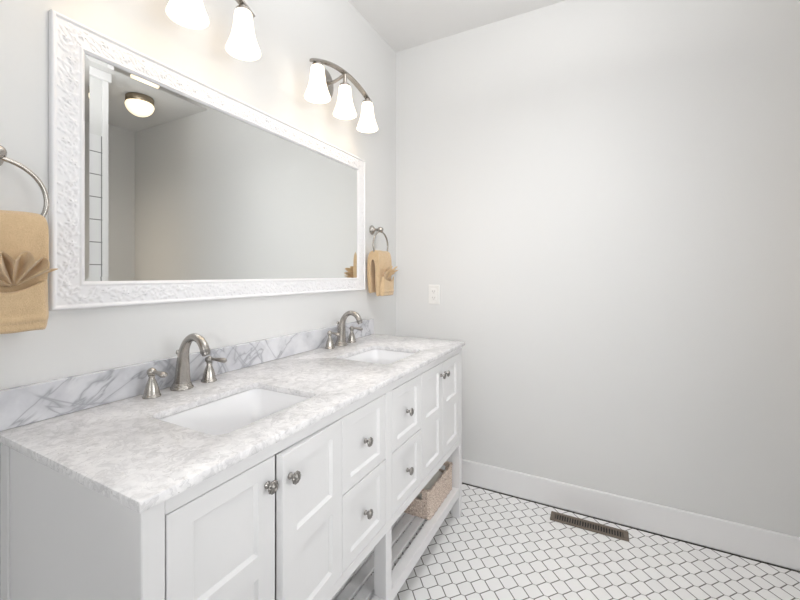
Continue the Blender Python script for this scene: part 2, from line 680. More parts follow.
def knob_bm(y, z, xf=FX):
    bm = bmesh.new()
    fl = lambda t, h: 1 + (0.05 * math.cos(10 * t) if h > 0.0145 else 0)
    pr = [(0.0, 0.0), (0.0085, 0.0), (0.0088, 0.002), (0.0070, 0.004), (0.0052, 0.008), (0.0052, 0.012), (0.0075, 0.015),
          (0.0135, 0.017), (0.0158, 0.0195), (0.0156, 0.022), (0.0138, 0.0242), (0.0118, 0.0238), (0.0104, 0.0252),
          (0.0082, 0.0268), (0.0066, 0.0260), (0.0048, 0.0276), (0.0, 0.0284)]
    lathe(bm, [(r * 0.86, h * 0.86) for r, h in pr], (xf, y, z), (1, 0, 0), 40, fl)
    return bm


def add_knob(parent, y, z, rotated_origin=None):
    k = obj('knob', knob_bm(y, z), M_nickel_dark, parent, origin=(FX, y, z), smooth=40)
    return k


DZ0, DZ1 = 0.403, 0.828
ST = 0.046


def door(y0, y1, hinge, knob_y, ang=0.0):
    bm = bmesh.new()
    panelled(bm, y0, y1, DZ0, DZ1, [(y0 + ST, y1 - ST, DZ0 + 0.036, 0.594), (y0 + ST, y1 - ST, 0.640, DZ1 - 0.036)])
    hy = y1 if hinge > 0 else y0
    d = obj('door', bm, M_cab, vanity, origin=(FX - 0.018, hy, DZ0))
    add_knob(d, knob_y, 0.775)
    d.rotation_euler = (0, 0, ang)
    return d


def drawer(y0, y1, z0, z1):
    bm = bmesh.new()
    panelled(bm, y0, y1, z0, z1, [(y0 + 0.038, y1 - 0.038, z0 + 0.032, z1 - 0.032)])
    d = obj('drawer', bm, M_cab, vanity, origin=(FX - 0.018, (y0 + y1) / 2, z0))
    # drawer box behind the front
    bx = nb((0.12, FX - 0.019, y0 + 0.012, y0 + 0.022, z0 + 0.02, z1 - 0.03), (0.12, FX - 0.019, y1 - 0.022, y1 - 0.012, z0 + 0.02, z1 - 0.03),
            (0.12, FX - 0.019, y0 + 0.022, y1 - 0.022, z0 + 0.02, z0 + 0.03), (0.12, 0.13, y0 + 0.022, y1 - 0.022, z0 + 0.03, z1 - 0.03))
    obj('drawer_box', bx, M_cab, d)
    add_knob(d, (y0 + y1) / 2 - 0.005, (z0 + z1) / 2 + 0.0005)


door(-1.791, -1.5570, -1, -1.580)
door(-1.5545, -1.3165, 1, -1.5315, math.radians(4.2))
drawer(-1.3140, -1.077, 0.616, 0.828)
drawer(-1.3140, -1.077, 0.403, 0.613)
drawer(-1.033, -0.797, 0.616, 0.828)
drawer(-1.033, -0.797, 0.403, 0.613)
door(-0.7945, -0.5670, -1, -0.590)
door(-0.5645, -0.3390, 1, -0.5415)

# ------------------------------------------------------------------ countertop with two sink cut-outs
ZC0, ZC1 = 0.864, 0.882
CX1 = 0.560
CY0, CY1 = -1.843, -0.306
SINKS = [(-1.635, -1.312), (-0.915, -0.603)]
SX0, SX1 = 0.205, 0.460


def rrect(x0, x1, y0, y1, r, n=6):
    pts = []
    for cx, cy, a0 in ((x1 - r, y0 + r, -90), (x1 - r, y1 - r, 0), (x0 + r, y1 - r, 90), (x0 + r, y0 + r, 180)):
        for k in range(n + 1):
            a = math.radians(a0 + 90 * k / n)
            pts.append((cx + r * math.cos(a), cy + r * math.sin(a)))
    return pts


def countertop():
    bm = bmesh.new()
    ym = -1.075
    N = 6
    for (y0, y1), (s0, s1) in zip(((CY0, ym), (ym, CY1)), SINKS):
        cr = [(CX1, y0), (CX1, y1), (0.003, y1), (0.003, y0)]
        hole = rrect(SX0, SX1, s0, s1, 0.028, N)
        for z in (ZC0, ZC1):
            hv = [bm.verts.new((*p, z)) for p in hole]
            cv = [bm.verts.new((*p, z)) for p in cr]
            for c in range(4):
                b = c * (N + 1)
                for k in range(N):
                    bm.faces.new((cv[c], hv[b + k], hv[b + k + 1]))
                nx = (c + 1) % 4
                bm.faces.new((cv[c], hv[b + N], hv[(nx * (N + 1)) % len(hv)], cv[nx]))
        n = len(hole)
        lo = [bm.verts.new((*p, ZC0)) for p in hole]
        hi = [bm.verts.new((*p, ZC1)) for p in hole]
        for k in range(n):
            j = (k + 1) % n
            bm.faces.new((lo[k], lo[j], hi[j], hi[k]))
    out = [(CX1, CY0), (CX1, ym), (CX1, CY1), (0.003, CY1), (0.003, ym), (0.003, CY0)]
    for k in range(6):
        p, q = out[k], out[(k + 1) % 6]
        bm.faces.new([bm.verts.new(v) for v in ((*p, ZC0), (*q, ZC0), (*q, ZC1), (*p, ZC1))])
    bmesh.ops.remove_doubles(bm, verts=bm.verts, dist=1e-5)
    bmesh.ops.recalc_face_normals(bm, faces=bm.faces)
    es = []
    for e in bm.edges:
        if len(e.link_faces) == 2 and e.calc_face_angle(0) > 0.7:
            es.append(e)
    bmesh.ops.bevel(bm, geom=es, offset=0.0025, segments=2, affect='EDGES', profile=0.5)
    return bm


top = obj('countertop', countertop(), M_top, origin=(0.28, -1.075, ZC0), smooth=35)
tag(top, 'pale mottled marble countertop covering the white vanity', 'countertop')
obj('backsplash', nb((0.003, 0.022, CY0, CY1, ZC1 + 0.0003, 0.968), bev=0.0015, seg=2), M_splash, top)


def sink(y0, y1, label):
    yc, xc = (y0 + y1) / 2, (SX0 + SX1) / 2
    t = thing('sink', label, 'sink', (xc, yc, 0.70), 'undermount sinks in the marble countertop')
    bm = bmesh.new()
    hx, hy = (SX1 - SX0) / 2, (y1 - y0) / 2
    prof = [(0.022, 0.8625, 0.045), (0.004, 0.8625, 0.030), (0.002, 0.850, 0.030), (0.000, 0.80, 0.032), (-0.004, 0.77, 0.036), (-0.010, 0.745, 0.04),
            (-0.022, 0.730, 0.045), (-0.045, 0.722, 0.04), (-0.085, 0.718, 0.03)]
    outer = [(0.022, 0.8625, 0.045), (0.022, 0.852, 0.045), (0.014, 0.849, 0.04), (0.010, 0.77, 0.042), (0.0, 0.730, 0.045), (-0.03, 0.710, 0.05), (-0.09, 0.704, 0.03)]
    for pr in (prof, outer):
        rings = [[(xp, yp, z) for xp, yp in rrect(xc - hx - o, xc + hx + o, yc - hy - o, yc + hy + o, r, 6)] for o, z, r in pr]
        V = [[bm.verts.new(p) for p in rg] for rg in rings]
        n = len(V[0])
        for a, b in zip(V, V[1:]):
            for k in range(n):
                j = (k + 1) % n
                bm.faces.new((a[k], a[j], b[j], b[k]))
        bm.faces.new(V[-1])
    bmesh.ops.remove_doubles(bm, verts=bm.verts, dist=1e-5)
    obj('basin', bm, M_ceramic, t, smooth=45)
    d = bmesh.new()
    lathe(d, [(0.0, 0.0), (0.021, 0.0), (0.022, 0.002), (0.017, 0.0035), (0.014, 0.003), (0.013, 0.005), (0.0, 0.0065)], (xc, yc, 0.7185), n=32)
    obj('drain', d, M_nickel, t, smooth=40)


sink(*SINKS[0], 'white rectangular undermount sink in the near half of the countertop')
sink(*SINKS[1], 'white rectangular undermount sink at the far half of the countertop, by the blank wall')


# ------------------------------------------------------------------ faucets
def faucet(y, label):
    z = ZC1 + 0.0003
    X0 = 0.066
    t = thing('faucet', label, 'faucet', (X0, y, z), 'brushed nickel three-piece faucets')
    bm = bmesh.new()
    pts = [(0.064, 0.0), (0.064, 0.010), (0.066, 0.026), (0.068, 0.060), (0.071, 0.098), (0.079, 0.124), (0.096, 0.146), (0.120, 0.156), (0.146, 0.150), (0.163, 0.135), (0.171, 0.119)]
    rad = [0.0250, 0.0236, 0.0212, 0.0184, 0.0154, 0.0130, 0.0114, 0.0112, 0.0116, 0.0124, 0.0128]
    path = smooth_path([(px, y, z + pz) for px, pz in pts], 6)
    rr = np.interp(np.linspace(0, 1, len(path)), np.linspace(0, 1, len(rad)), rad)
    fac = lambda a, s: 1 + 0.035 * math.cos(8 * a) * max(0, 1 - s * 1.2)
    tube(bm, path, list(rr), 40, facet=fac)
    obj('spout', bm, M_nickel, t, smooth=60)
    bm = bmesh.new()
    lathe(bm, [(0.0, 0), (0.0305, 0), (0.0312, 0.003), (0.0295, 0.006), (0.0275, 0.0075), (0.0270, 0.010), (0.0245, 0.015), (0.0222, 0.018), (0.0, 0.018)],
          (X0 - 0.002, y, z), n=48, flute=lambda a, h: 1 + 0.02 * math.cos(8 * a))
    obj('base_flange', bm, M_nickel, t, smooth=50)
    bm = bmesh.new()
    e = Vector(path[-1]); dd = (path[-1] - path[-2]).normalized()
    lathe(bm, [(0.0, -0.004), (0.0136, -0.004), (0.0138, 0.003), (0.0118, 0.004), (0.0112, 0.011), (0.0, 0.011)], e, dd, 32)
    obj('aerator', bm, M_nickel_dark, t, smooth=40)
    bm = bmesh.new()
    lathe(bm, [(0.0, 0), (0.0022, 0), (0.0022, 0.090), (0.0022, 0.098), (0.0058, 0.100), (0.0066, 0.105), (0.0052, 0.111), (0.0, 0.113)], (0.046, y, z), n=20)
    obj('lift_rod', bm, M_nickel, t, smooth=40)
    for s in (-1, 1):
        hy = y + s * 0.0875
        bm = bmesh.new()
        lathe(bm, [(0.0, 0), (0.0225, 0), (0.0230, 0.003), (0.0212, 0.0055), (0.0195, 0.007), (0.0188, 0.012), (0.0172, 0.022), (0.0140, 0.034),
                   (0.0102, 0.044), (0.0078, 0.050), (0.0070, 0.055), (0.0086, 0.0565), (0.0088, 0.059), (0.0070, 0.061), (0.0, 0.061)],
              (X0, hy, z), n=40, flute=lambda a, h: 1 + 0.012 * math.cos(8 * a))
        h = obj('handle', bm, M_nickel, t, origin=(X0, hy, z), smooth=50)
        bm = bmesh.new()
        lathe(bm, [(0.0, 0.058), (0.0070, 0.059), (0.0108, 0.063), (0.0122, 0.068), (0.0112, 0.073), (0.0080, 0.077), (0.0055, 0.079), (0.0, 0.0805)], (X0, hy, z), n=32)
        ang = math.radians(30 if s > 0 else 6)
        dx, dy = math.cos(ang), math.sin(ang)
        prof = [(0.004, 0.068, 0.0068), (0.012, 0.069, 0.0060), (0.020, 0.069, 0.0062), (0.034, 0.067, 0.0090), (0.045, 0.065, 0.0104), (0.052, 0.064, 0.0082), (0.055, 0.064, 0.0040)]
        tube(bm, [(X0 + dx * l, hy + dy * l, z + hz) for l, hz, r in prof], [r for *_, r in prof], 20, ell=0.75)
        obj('lever', bm, M_nickel_dark if s > 0 else M_nickel, h, smooth=50)  # second lever's darker metal puts its edge-on shade into the colour


faucet(-1.460, 'brushed nickel gooseneck faucet with two lever handles behind the near sink')
faucet(-0.675, 'brushed nickel gooseneck faucet with two lever handles behind the far sink')

# ------------------------------------------------------------------ framed mirror
MY0, MY1, MZ0, MZ1 = -1.747, -0.383, 1.134, 1.848
FW = 0.0685
mirror = thing('wall_mirror', 'wide mirror with a floral-relief white frame hanging above the white vanity', 'mirror', (0.0, (MY0 + MY1) / 2, MZ0))


def relief_features(L):
    """flowers and leaves along a strip of length L and width 0.046 (centred on 0)"""
    F = []
    s = 0.012
    k = 0
    while s < L - 0.006:
        side = 1 if k % 2 else -1
        if k % 3 == 0:
            F.append(('r', s, random.uniform(-0.010, 0.010), random.uniform(0.009, 0.0125), random.uniform(0, 6.28)))
            F.append(('l', s + 0.004, -side * 0.016, 0.010, side * random.uniform(-0.6, 0.6)))
            s += 0.016
        else:
            F.append(('l', s, side * 0.010, 0.0115, side * random.uniform(0.4, 1.2)))
            F.append(('l', s + 0.008, -side * 0.015, 0.0095, -side * random.uniform(0.3, 1.4)))
            F.append(('l', s + 0.003, -side * 0.003, 0.0105, -side * random.uniform(0.2, 1.5)))
            F.append(('b', s - 0.005, side * 0.018, 0.0035, 0))
            F.append(('b', s + 0.010, side * 0.005, 0.0030, 0))
            s += 0.017
        k += 1
    return F


def relief(S, T, L):
    h = np.zeros_like(S)
    for kind, s0, t0, r, a in relief_features(L):
        ds, dt = S - s0, T - t0
        if kind == 'r':
            rad = np.hypot(ds, dt)
            th = np.arctan2(dt, ds)
            edge = r * (0.72 + 0.28 * np.cos(5 * (th - a)))
            hh = np.clip(1 - (rad / edge) ** 4, 0, 1) * (0.75 - 0.35 * np.cos(rad / r * 5.0)) + 0.5 * np.exp(-(rad / 0.0032) ** 2)
        elif kind == 'b':
            hh = 0.7 * np.clip(1 - (ds ** 2 + dt ** 2) / r ** 2, 0, 1)
        else:
            u = ds * np.cos(a) + dt * np.sin(a)
            v = -ds * np.sin(a) + dt * np.cos(a)
            w = 0.40 * r * np.sqrt(np.clip(1 - (u / r) ** 2, 0, 1)) + 1e-6
            hh = np.where(np.abs(u) < r, np.clip(1 - (v / w) ** 2, 0, 1), 0) * (0.65 + 0.25 * np.sin(u / r * 4)) - 0.28 * np.exp(-(v / 0.0011) ** 2) * (np.abs(u) < r * 0.85)
        h = np.maximum(h, hh)
    # a scrolling stem
    stem = np.exp(-((T - 0.011 * np.sin(S * 2 * PI / 0.105)) / 0.0022) ** 2) * 0.55
    return np.maximum(h, stem)


def mirror_frame():
    dd = np.concatenate([[0.0, 0.0, 0.002, 0.005, 0.008, 0.0095, 0.011], np.linspace(0.013, 0.056, 22), [0.058, 0.060, 0.062, 0.064, 0.0665, 0.0685, 0.0685]])
    base = np.concatenate([[0.001, 0.0125, 0.0155, 0.0165, 0.0155, 0.0130, 0.0115], np.full(22, 0.0115), [0.0125, 0.0145, 0.0145, 0.0125, 0.0105, 0.0090, 0.0035]])
    verts, faces = [], []
    H, W = MZ1 - MZ0, MY1 - MY0
    for side in range(4):
        L = W if side % 2 == 0 else H
        n = int(L / 0.0022)
        u = np.linspace(0, 1, n)
        D, U = np.meshgrid(dd, u)
        S = D + (L - 2 * D) * U
        T = D - 0.0345
        h = relief(S, T, L)
        mask = np.clip((D - 0.0105) / 0.003, 0, 1) * np.clip((0.0575 - D) / 0.003, 0, 1)
        X = base[None, :] + 0.0040 * h * mask
        if side == 0:
            Y, Z = MY0 + S, MZ0 + D
        elif side == 2:
            Y, Z = MY0 + S, MZ1 - D
        elif side == 1:
            Y, Z = MY1 - D, MZ0 + S
        else:
            Y, Z = MY0 + D, MZ0 + S
        o = len(verts)
        verts.extend(np.stack([X, Y, Z], -1).reshape(-1, 3).tolist())
        m = len(dd)
        for i in range(n - 1):
            for j in range(m - 1):
                a = o + i * m + j
                q = (a, a + m, a + m + 1, a + 1)
                faces.append(q if side in (0, 1) else q[::-1])
    o = WO[mirror.name]
    me = bpy.data.meshes.new('frame')
    me.from_pydata([(v[0] - o.x, v[1] - o.y, v[2] - o.z) for v in verts], [], faces)
    bm = bmesh.new()
    bm.from_mesh(me)
    bmesh.ops.remove_doubles(bm, verts=bm.verts, dist=2e-5)
    bmesh.ops.recalc_face_normals(bm, faces=bm.faces)
    bm.to_mesh(me)
    bm.free()
    me.materials.append(M_frame)
    me.polygons.foreach_set('use_smooth', [True] * len(me.polygons))
    me.set_sharp_from_angle(angle=math.radians(55))
    f = bpy.data.objects.new('frame', me)
    C.objects.link(f)
    f.parent = mirror
    WO[f.name] = o
    return f


mirror_frame()


def mirror_glass():
    bm = bmesh.new()
    y0, y1, z0, z1 = MY0 + FW - 0.004, MY1 - FW + 0.004, MZ0 + FW - 0.004, MZ1 - FW + 0.004
    b = 0.0155
    xf, xe = 0.0060, 0.0067
    o4 = [(y0, z0), (y1, z0), (y1, z1), (y0, z1)]
    i4 = [(y0 + b, z0 + b), (y1 - b, z0 + b), (y1 - b, z1 - b), (y0 + b, z1 - b)]
    ov = [bm.verts.new((xe, *p)) for p in o4]
    iv = [bm.verts.new((xf, *p)) for p in i4]
    bv = [bm.verts.new((0.003, *p)) for p in o4]
    bm.faces.new(iv)
    for k in range(4):
        j = (k + 1) % 4
        bm.faces.new((ov[k], ov[j], iv[j], iv[k]))
        bm.faces.new((bv[k], bv[j], ov[j], ov[k]))
    bm.faces.new(bv[::-1])
    return bm


obj('mirror_glass', mirror_glass(), M_mirror, mirror)


# ------------------------------------------------------------------ vanity lights
def vanity_light(yc, label):
    t = thing('vanity_light', label, 'wall light', (0.0, yc, 2.13), 'three-shade vanity lights')
    bm = bmesh.new()
    prof = [(0.0, 0.0005), (0.062, 0.0005), (0.063, 0.006), (0.056, 0.010), (0.050, 0.016), (0.030, 0.021), (0.0, 0.022)]
    lathe(bm, prof, (0, yc, 2.128), (1, 0, 0), 48)
    for v in bm.verts:
        v.co.z = 2.128 + (v.co.z - 2.128) * 1.12
    obj('backplate', bm, M_nickel, t, smooth=35)
    bm = bmesh.new()
    tube(bm, smooth_path([(0.018, yc, 2.125), (0.050, yc, 2.122), (0.085, yc, 2.130), (0.118, yc, 2.142)], 6), 0.0075, 20)
    obj('arm', bm, M_nickel, t, smooth=60)
    bm = bmesh.new()
    rings = []
    n = 40
    for i in range(n + 1):
        s = -1 + 2 * i / n
        y = yc + 0.232 * s
        z = 2.150 - 0.056 * s * s
        slope = math.atan2(-0.112 * s, 0.232)
        hw = 0.0125 - 0.003 * abs(s) ** 6
        hh = 0.0055
        c, sn = math.cos(slope), math.sin(slope)
        ring = []
        for dx, dz in ((-hw, -hh), (hw, -hh), (hw, hh * 0.2), (hw * 0.6, hh), (-hw * 0.6, hh), (-hw, hh * 0.2)):
            ring.append(bm.verts.new((0.120 + dx, y - sn * dz, z + c * dz)))
        rings.append(ring)
    for p, q in zip(rings, rings[1:]):
        for k in range(6):
            j = (k + 1) % 6
            bm.faces.new((p[k], p[j], q[j], q[k]))
    bm.faces.new(rings[0])
    bm.faces.new(rings[-1][::-1])
    obj('arched_bar', bm, M_nickel, t, smooth=40)
    for s in (-1, 0, 1):
        y = yc + s * 0.192
        zb = 2.150 - 0.056 * (s * 0.192 / 0.232) ** 2
        bm = bmesh.new()
        zt = 2.090
        lathe(bm, [(0.0, zb - 0.004), (0.009, zb - 0.004), (0.009, zt + 0.012), (0.015, zt + 0.009), (0.023, zt + 0.004), (0.025, zt - 0.006), (0.022, zt - 0.010), (0.0, zt - 0.010)], (0.120, y, 0.0), n=32)
        obj('socket_cup', bm, M_nickel, t, origin=(0.120, y, zt), smooth=40)
        bm = bmesh.new()
        pr = [(0.026, 0.000), (0.0280, -0.008), (0.0295, -0.024), (0.032, -0.046), (0.0360, -0.070), (0.0425, -0.094), (0.0500, -0.114), (0.0540, -0.125), (0.0545, -0.129)]
        inn = [(r - 0.0035, h) for r, h in pr[::-1]]
        lathe(bm, [(0.0, -0.002)] + [(0.02, 0.001)] + pr + inn + [(0.0, -0.008)], (0.120, y, zt - 0.006), n=40)
        sh = obj('lamp_shade', bm, M_shade, t, origin=(0.120, y, zt - 0.006), smooth=60)
        bm = bmesh.new()
        lathe(bm, [(0.0, 0.0), (0.012, -0.002), (0.013, -0.020), (0.019, -0.040), (0.022, -0.055), (0.018, -0.070), (0.009, -0.078), (0.0, -0.080)], (0.120, y, zt - 0.018), n=24)
        obj('bulb', bm, M_bulb, sh, smooth=60)
        l = bpy.data.lights.new('bulb_light', 'POINT')
        l.energy = BULB_W
        l.color = LAMP_COL
        l.shadow_soft_size = 0.03
        lo = bpy.data.objects.new('bulb_light', l)
        C.objects.link(lo)
        lo.parent = sh
        lo.location = (0, 0, -0.105)
    return t


vanity_light(-0.720, 'nickel arched wall light with three frosted bell shades, seen whole near the corner')
vanity_light(-1.478, 'nickel arched wall light with frosted bell shades, cut off at the top edge')


# ------------------------------------------------------------------ towel rings and towels
def towel_ring(yc, label):
    zc = 1.474
    t = thing('towel_ring', label, 'towel ring', (0.0, yc, zc), 'nickel towel rings beside the mirror')
    bm = bmesh.new()
    lathe(bm, [(0.0, 0.0005), (0.027, 0.0005), (0.0275, 0.004), (0.024, 0.007), (0.020, 0.009), (0.018, 0.013), (0.011, 0.017), (0.0085, 0.022), (0.0080, 0.040),
               (0.0100, 0.043), (0.0130, 0.047), (0.0150, 0.054), (0.0150, 0.062), (0.0125, 0.069), (0.0075, 0.074), (0.0, 0.076)], (0, yc, zc), (1, 0, 0), 40)
    obj('mount', bm, M_nickel, t, smooth=45)
    bm = bmesh.new()
    R = 0.080
    tube(bm, [(0.060, yc + R * math.sin(2 * PI * k / 72), zc - 0.012 - R + R * math.cos(2 * PI * k / 72)) for k in range(72)], 0.0048, 14, closed=True)
    obj('ring', bm, M_nickel, t, smooth=60)


RN, RF = -1.852, -0.294
towel_ring(RN, 'nickel towel ring at the left edge of the picture, left of the mirror')
towel_ring(RF, 'nickel towel ring right of the mirror near the corner')


def wob(p, amp, f, seed):
    a, b, c = p
    return amp * (math.sin(f * a * 1.3 + seed) * math.cos(f * b + 1.7 * seed) + 0.6 * math.sin(f * c * 0.9 + 0.6 * f * b + 2.3 * seed))


def towel(yc, label, seed):
    """hand towel folded to a narrow strip, hung through the ring, with a fan of cloth tucked into its front pocket"""
    t = thing('hand_towel', label, 'towel', (0.06, yc, 1.10), 'tan hand towels on the rings')
    W = 0.075
    # drape: closed cross-section in x-z, swept along y
    prof = [(0.016, 1.122), (0.014, 1.18), (0.014, 1.25), (0.017, 1.31), (0.025, 1.342), (0.040, 1.354), (0.060, 1.356), (0.078, 1.350), (0.089, 1.332), (0.093, 1.29), (0.094, 1.24),
            (0.094, 1.19), (0.095, 1.14), (0.093, 1.112), (0.088, 1.102), (0.078, 1.100), (0.070, 1.103), (0.066, 1.118), (0.066, 1.18), (0.067, 1.25), (0.064, 1.296), (0.055, 1.308), (0.043, 1.304), (0.036, 1.27),
            (0.037, 1.18), (0.036, 1.125), (0.032, 1.118), (0.022, 1.117)]
    bm = bmesh.new()
    ys = [-1, -0.985, -0.95, -0.88, -0.75, -0.55, -0.3, 0, 0.3, 0.55, 0.75, 0.88, 0.95, 0.985, 1]
    P = []
    cxm, czm = 0.06, 1.23
    for i, s in enumerate(ys):
        edge = max(0.0, (abs(s) - 0.88) / 0.12)
        k = 1 - 0.10 * edge ** 2
        row = []
        for (px, pz) in prof:
            x = cxm + (px - cxm) * k
            zz = pz - 0.006 * edge ** 2 * (1 if pz > 1.3 else 0)
            narrow = 1 - 0.12 * min(1, max(0, (1.26 - pz) / 0.14))
            p = (x, yc + s * W * narrow, zz)
            d = wob(p, 0.0016, 55, seed)
            row.append((p[0] + d, p[1] + wob((p[2], p[0], p[1]), 0.0014, 60, seed + 1), p[2] + wob((p[1], p[2], p[0]), 0.0014, 50, seed + 2)))
        P.append(row)
    V = [[bm.verts.new(p) for p in row] for row in P]
    n = len(prof)
    for a, b in zip(V, V[1:]):
        for k in range(n):
            j = (k + 1) % n
            bm.faces.new((a[k], a[j], b[j], b[k]))
    # end caps: the fold seen edge-on
    for row, rev in ((V[0], False), (V[-1], True)):
        for a in range(n // 2 - 1):
            q = [row[a], row[a + 1], row[n - 2 - a], row[n - 1 - a]]
            try:
                bm.faces.new(q[::-1] if rev else q)
            except ValueError:
                pass
    obj('drape', bm, M_towel, t, smooth=180, sub=2)
    # pocket: the turned-up lower third of the front
    bm = bmesh.new()
    ys2 = np.linspace(-1, 1, 17)
    P = []
    for s in ys2:
        e = max(0.0, (abs(s) - 0.82) / 0.18)
        zt = 1.196 - 0.012 * math.cos(s * 2.2) + 0.012 * abs(s) ** 2
        b = 0.005 * math.cos(s * 1.5)
        pr = [(0.091, 1.104), (0.103 + b, 1.100), (0.111 + b, 1.106), (0.108 + b, 1.118), (0.114 + b, 1.122), (0.115 + b, 1.130), (0.111 + b, 1.133), (0.113 + b, 1.15), (0.114 + b, 1.175), (0.115 + b, zt - 0.008), (0.112 + b, zt), (0.106 + b, zt - 0.002), (0.099, zt - 0.03), (0.091, 1.15)]
        row = []
        for px, pz in pr:
            x = 0.089 + (px - 0.089) * (1 - 0.45 * e ** 2)
            row.append((x + wob((x, s * W, pz), 0.0015, 62, seed + 4), yc + s * W * 0.90 + wob((pz, x, s * W), 0.0015, 50, seed + 5), pz + wob((s * W, pz, x), 0.001, 60, seed + 6)))
        P.append(row)
    V = [[bm.verts.new(p) for p in row] for row in P]
    n = len(V[0])
    for a, b in zip(V, V[1:]):
        for k in range(n):
            j = (k + 1) % n
            bm.faces.new((a[k], a[j], b[j], b[k]))
    bm.faces.new(V[0])
    bm.faces.new(V[-1][::-1])
    obj('pocket', bm, M_towel, t, smooth=180, sub=2)
    # broad pleats fanned out of the pocket
    bm = bmesh.new()
    pleats = 5
    per = 12
    na = pleats * per
    front, back = [], []
    for i in range(na + 1):
        u = i / na
        ang = math.radians(168 - 138 * u)
        ph = (u * pleats) % 1
        wv = 0.5 - 0.5 * math.cos(2 * PI * ph)
        lean = 0.012 * ((int(u * pleats) % 2) - 0.5)
        rf, rb = [], []
        for k in range(11):
            q = k / 10
            rmax = 0.061 + 0.005 * abs(math.cos(ang)) + 0.010 * math.sin(2 * PI * ph + seed)
            r = 0.004 + rmax * q
            dx = 0.012 + q * 0.034 * wv + lean * q + 0.016 * q * q
            th = 0.0036 + 0.0022 * q
            yy = yc + 0.012 * (1 if yc < -1 else -0.6) + r * math.cos(ang) + 0.010 * q * (wv - 0.5) * math.cos(ang + 1.2)
            zz = 1.194 + r * math.sin(ang) * 1.0
            rf.append((0.091 + dx + th, yy, zz))
            rb.append((0.091 + dx - th, yy, zz))
        front.append(rf)
        back.append(rb)
    F = grid(bm, front)
    B = grid(bm, back)
    e = len(front[0]) - 1
    for i in range(na):
        bm.faces.new((F[i][e], F[i + 1][e], B[i + 1][e], B[i][e]))
        bm.faces.new((F[i + 1][0], F[i][0], B[i][0], B[i + 1][0]))
    for i in (0, na):
        for k in range(e):
            bm.faces.new((F[i][k], F[i][k + 1], B[i][k + 1], B[i][k]))
    obj('fan_fold', bm, M_towel, t, smooth=180, sub=1)
    return t


towel(RN, 'tan terry hand towel with a fanned fold, hanging left of the mirror', 1.0)
towel(RF, 'tan terry hand towel with a fanned fold, hanging in the corner right of the mirror', 4.0)

# ------------------------------------------------------------------ wall outlet
OX, OZ = 0.265, 1.098
outlet = thing('wall_outlet', 'white electrical outlet on the blank far wall', 'outlet', (OX, 0, OZ))
obj('cover_plate', nb((OX - 0.036, OX + 0.036, -0.006, -0.0003, OZ - 0.058, OZ + 0.058), bev=0.0025, seg=2), M_plastic, outlet)
bm = nb((OX - 0.017, OX + 0.017, -0.0085, -0.0055, OZ - 0.034, OZ + 0.034), bev=0.0015)
obj('receptacle', bm, M_plastic, outlet)
for s in (-1, 1):
    bm = nb((OX - 0.008, OX - 0.0055, -0.0092, -0.0082, OZ + s * 0.019 - 0.004, OZ + s * 0.019 + 0.005),
            (OX + 0.0055, OX + 0.008, -0.0092, -0.0082, OZ + s * 0.019 - 0.004, OZ + s * 0.019 + 0.005),
            (OX - 0.002, OX + 0.002, -0.0092, -0.0082, OZ + s * 0.019 - 0.011, OZ + s * 0.019 - 0.007))
    obj('socket_slots', bm, M_slot_grey, outlet)
for s in (-1, 1):
    bm = bmesh.new()
    lathe(bm, [(0, 0), (0.003, 0), (0.0028, 0.001), (0, 0.0014)], (OX, -0.006, OZ + s * 0.048), (0, -1, 0), 16)
    obj('screw', bm, M_plastic, outlet, smooth=40)

# ------------------------------------------------------------------ floor register
VX0, VX1, VY0, VY1 = 0.940, 1.280, -0.136, -0.061
vent = thing('floor_vent', 'brown metal floor vent grille set in the white tile by the baseboard', 'floor vent', ((VX0 + VX1) / 2, (VY0 + VY1) / 2, 0))
bm = nb((VX0, VX1, VY0, VY0 + 0.016, 0.0003, 0.006), (VX0, VX1, VY1 - 0.016, VY1, 0.0003, 0.006),
        (VX0, VX0 + 0.022, VY0 + 0.016, VY1 - 0.016, 0.0003, 0.006), (VX1 - 0.022, VX1, VY0 + 0.016, VY1 - 0.016, 0.0003, 0.006), bev=0.0018)
obj('rim', bm, M_bronze, vent)
obj('duct_opening', nb((VX0 + 0.021, VX1 - 0.021, VY0 + 0.015, VY1 - 0.015, 0.0003, 0.0012)), M_slot, vent)
nl = 26
for i in range(nl):
    xx = VX0 + 0.022 + (VX1 - VX0 - 0.044) * (i + 0.5) / nl
    obj('louver', nb((xx - 0.0026, xx + 0.0026, VY0 + 0.015, VY1 - 0.015, 0.0012, 0.0054), bev=0.0008), M_bronze, vent)

# ------------------------------------------------------------------ woven basket with a cloth in it
BX0, BX1, BY0, BY1, BZ0, BZ1 = 0.205, 0.512, -0.640, -0.345, SZ + 0.0005, 0.278
basket = thing('storage_basket', 'woven seagrass basket on the far end of the slatted vanity shelf', 'basket', ((BX0 + BX1) / 2, (BY0 + BY1) / 2, BZ0))


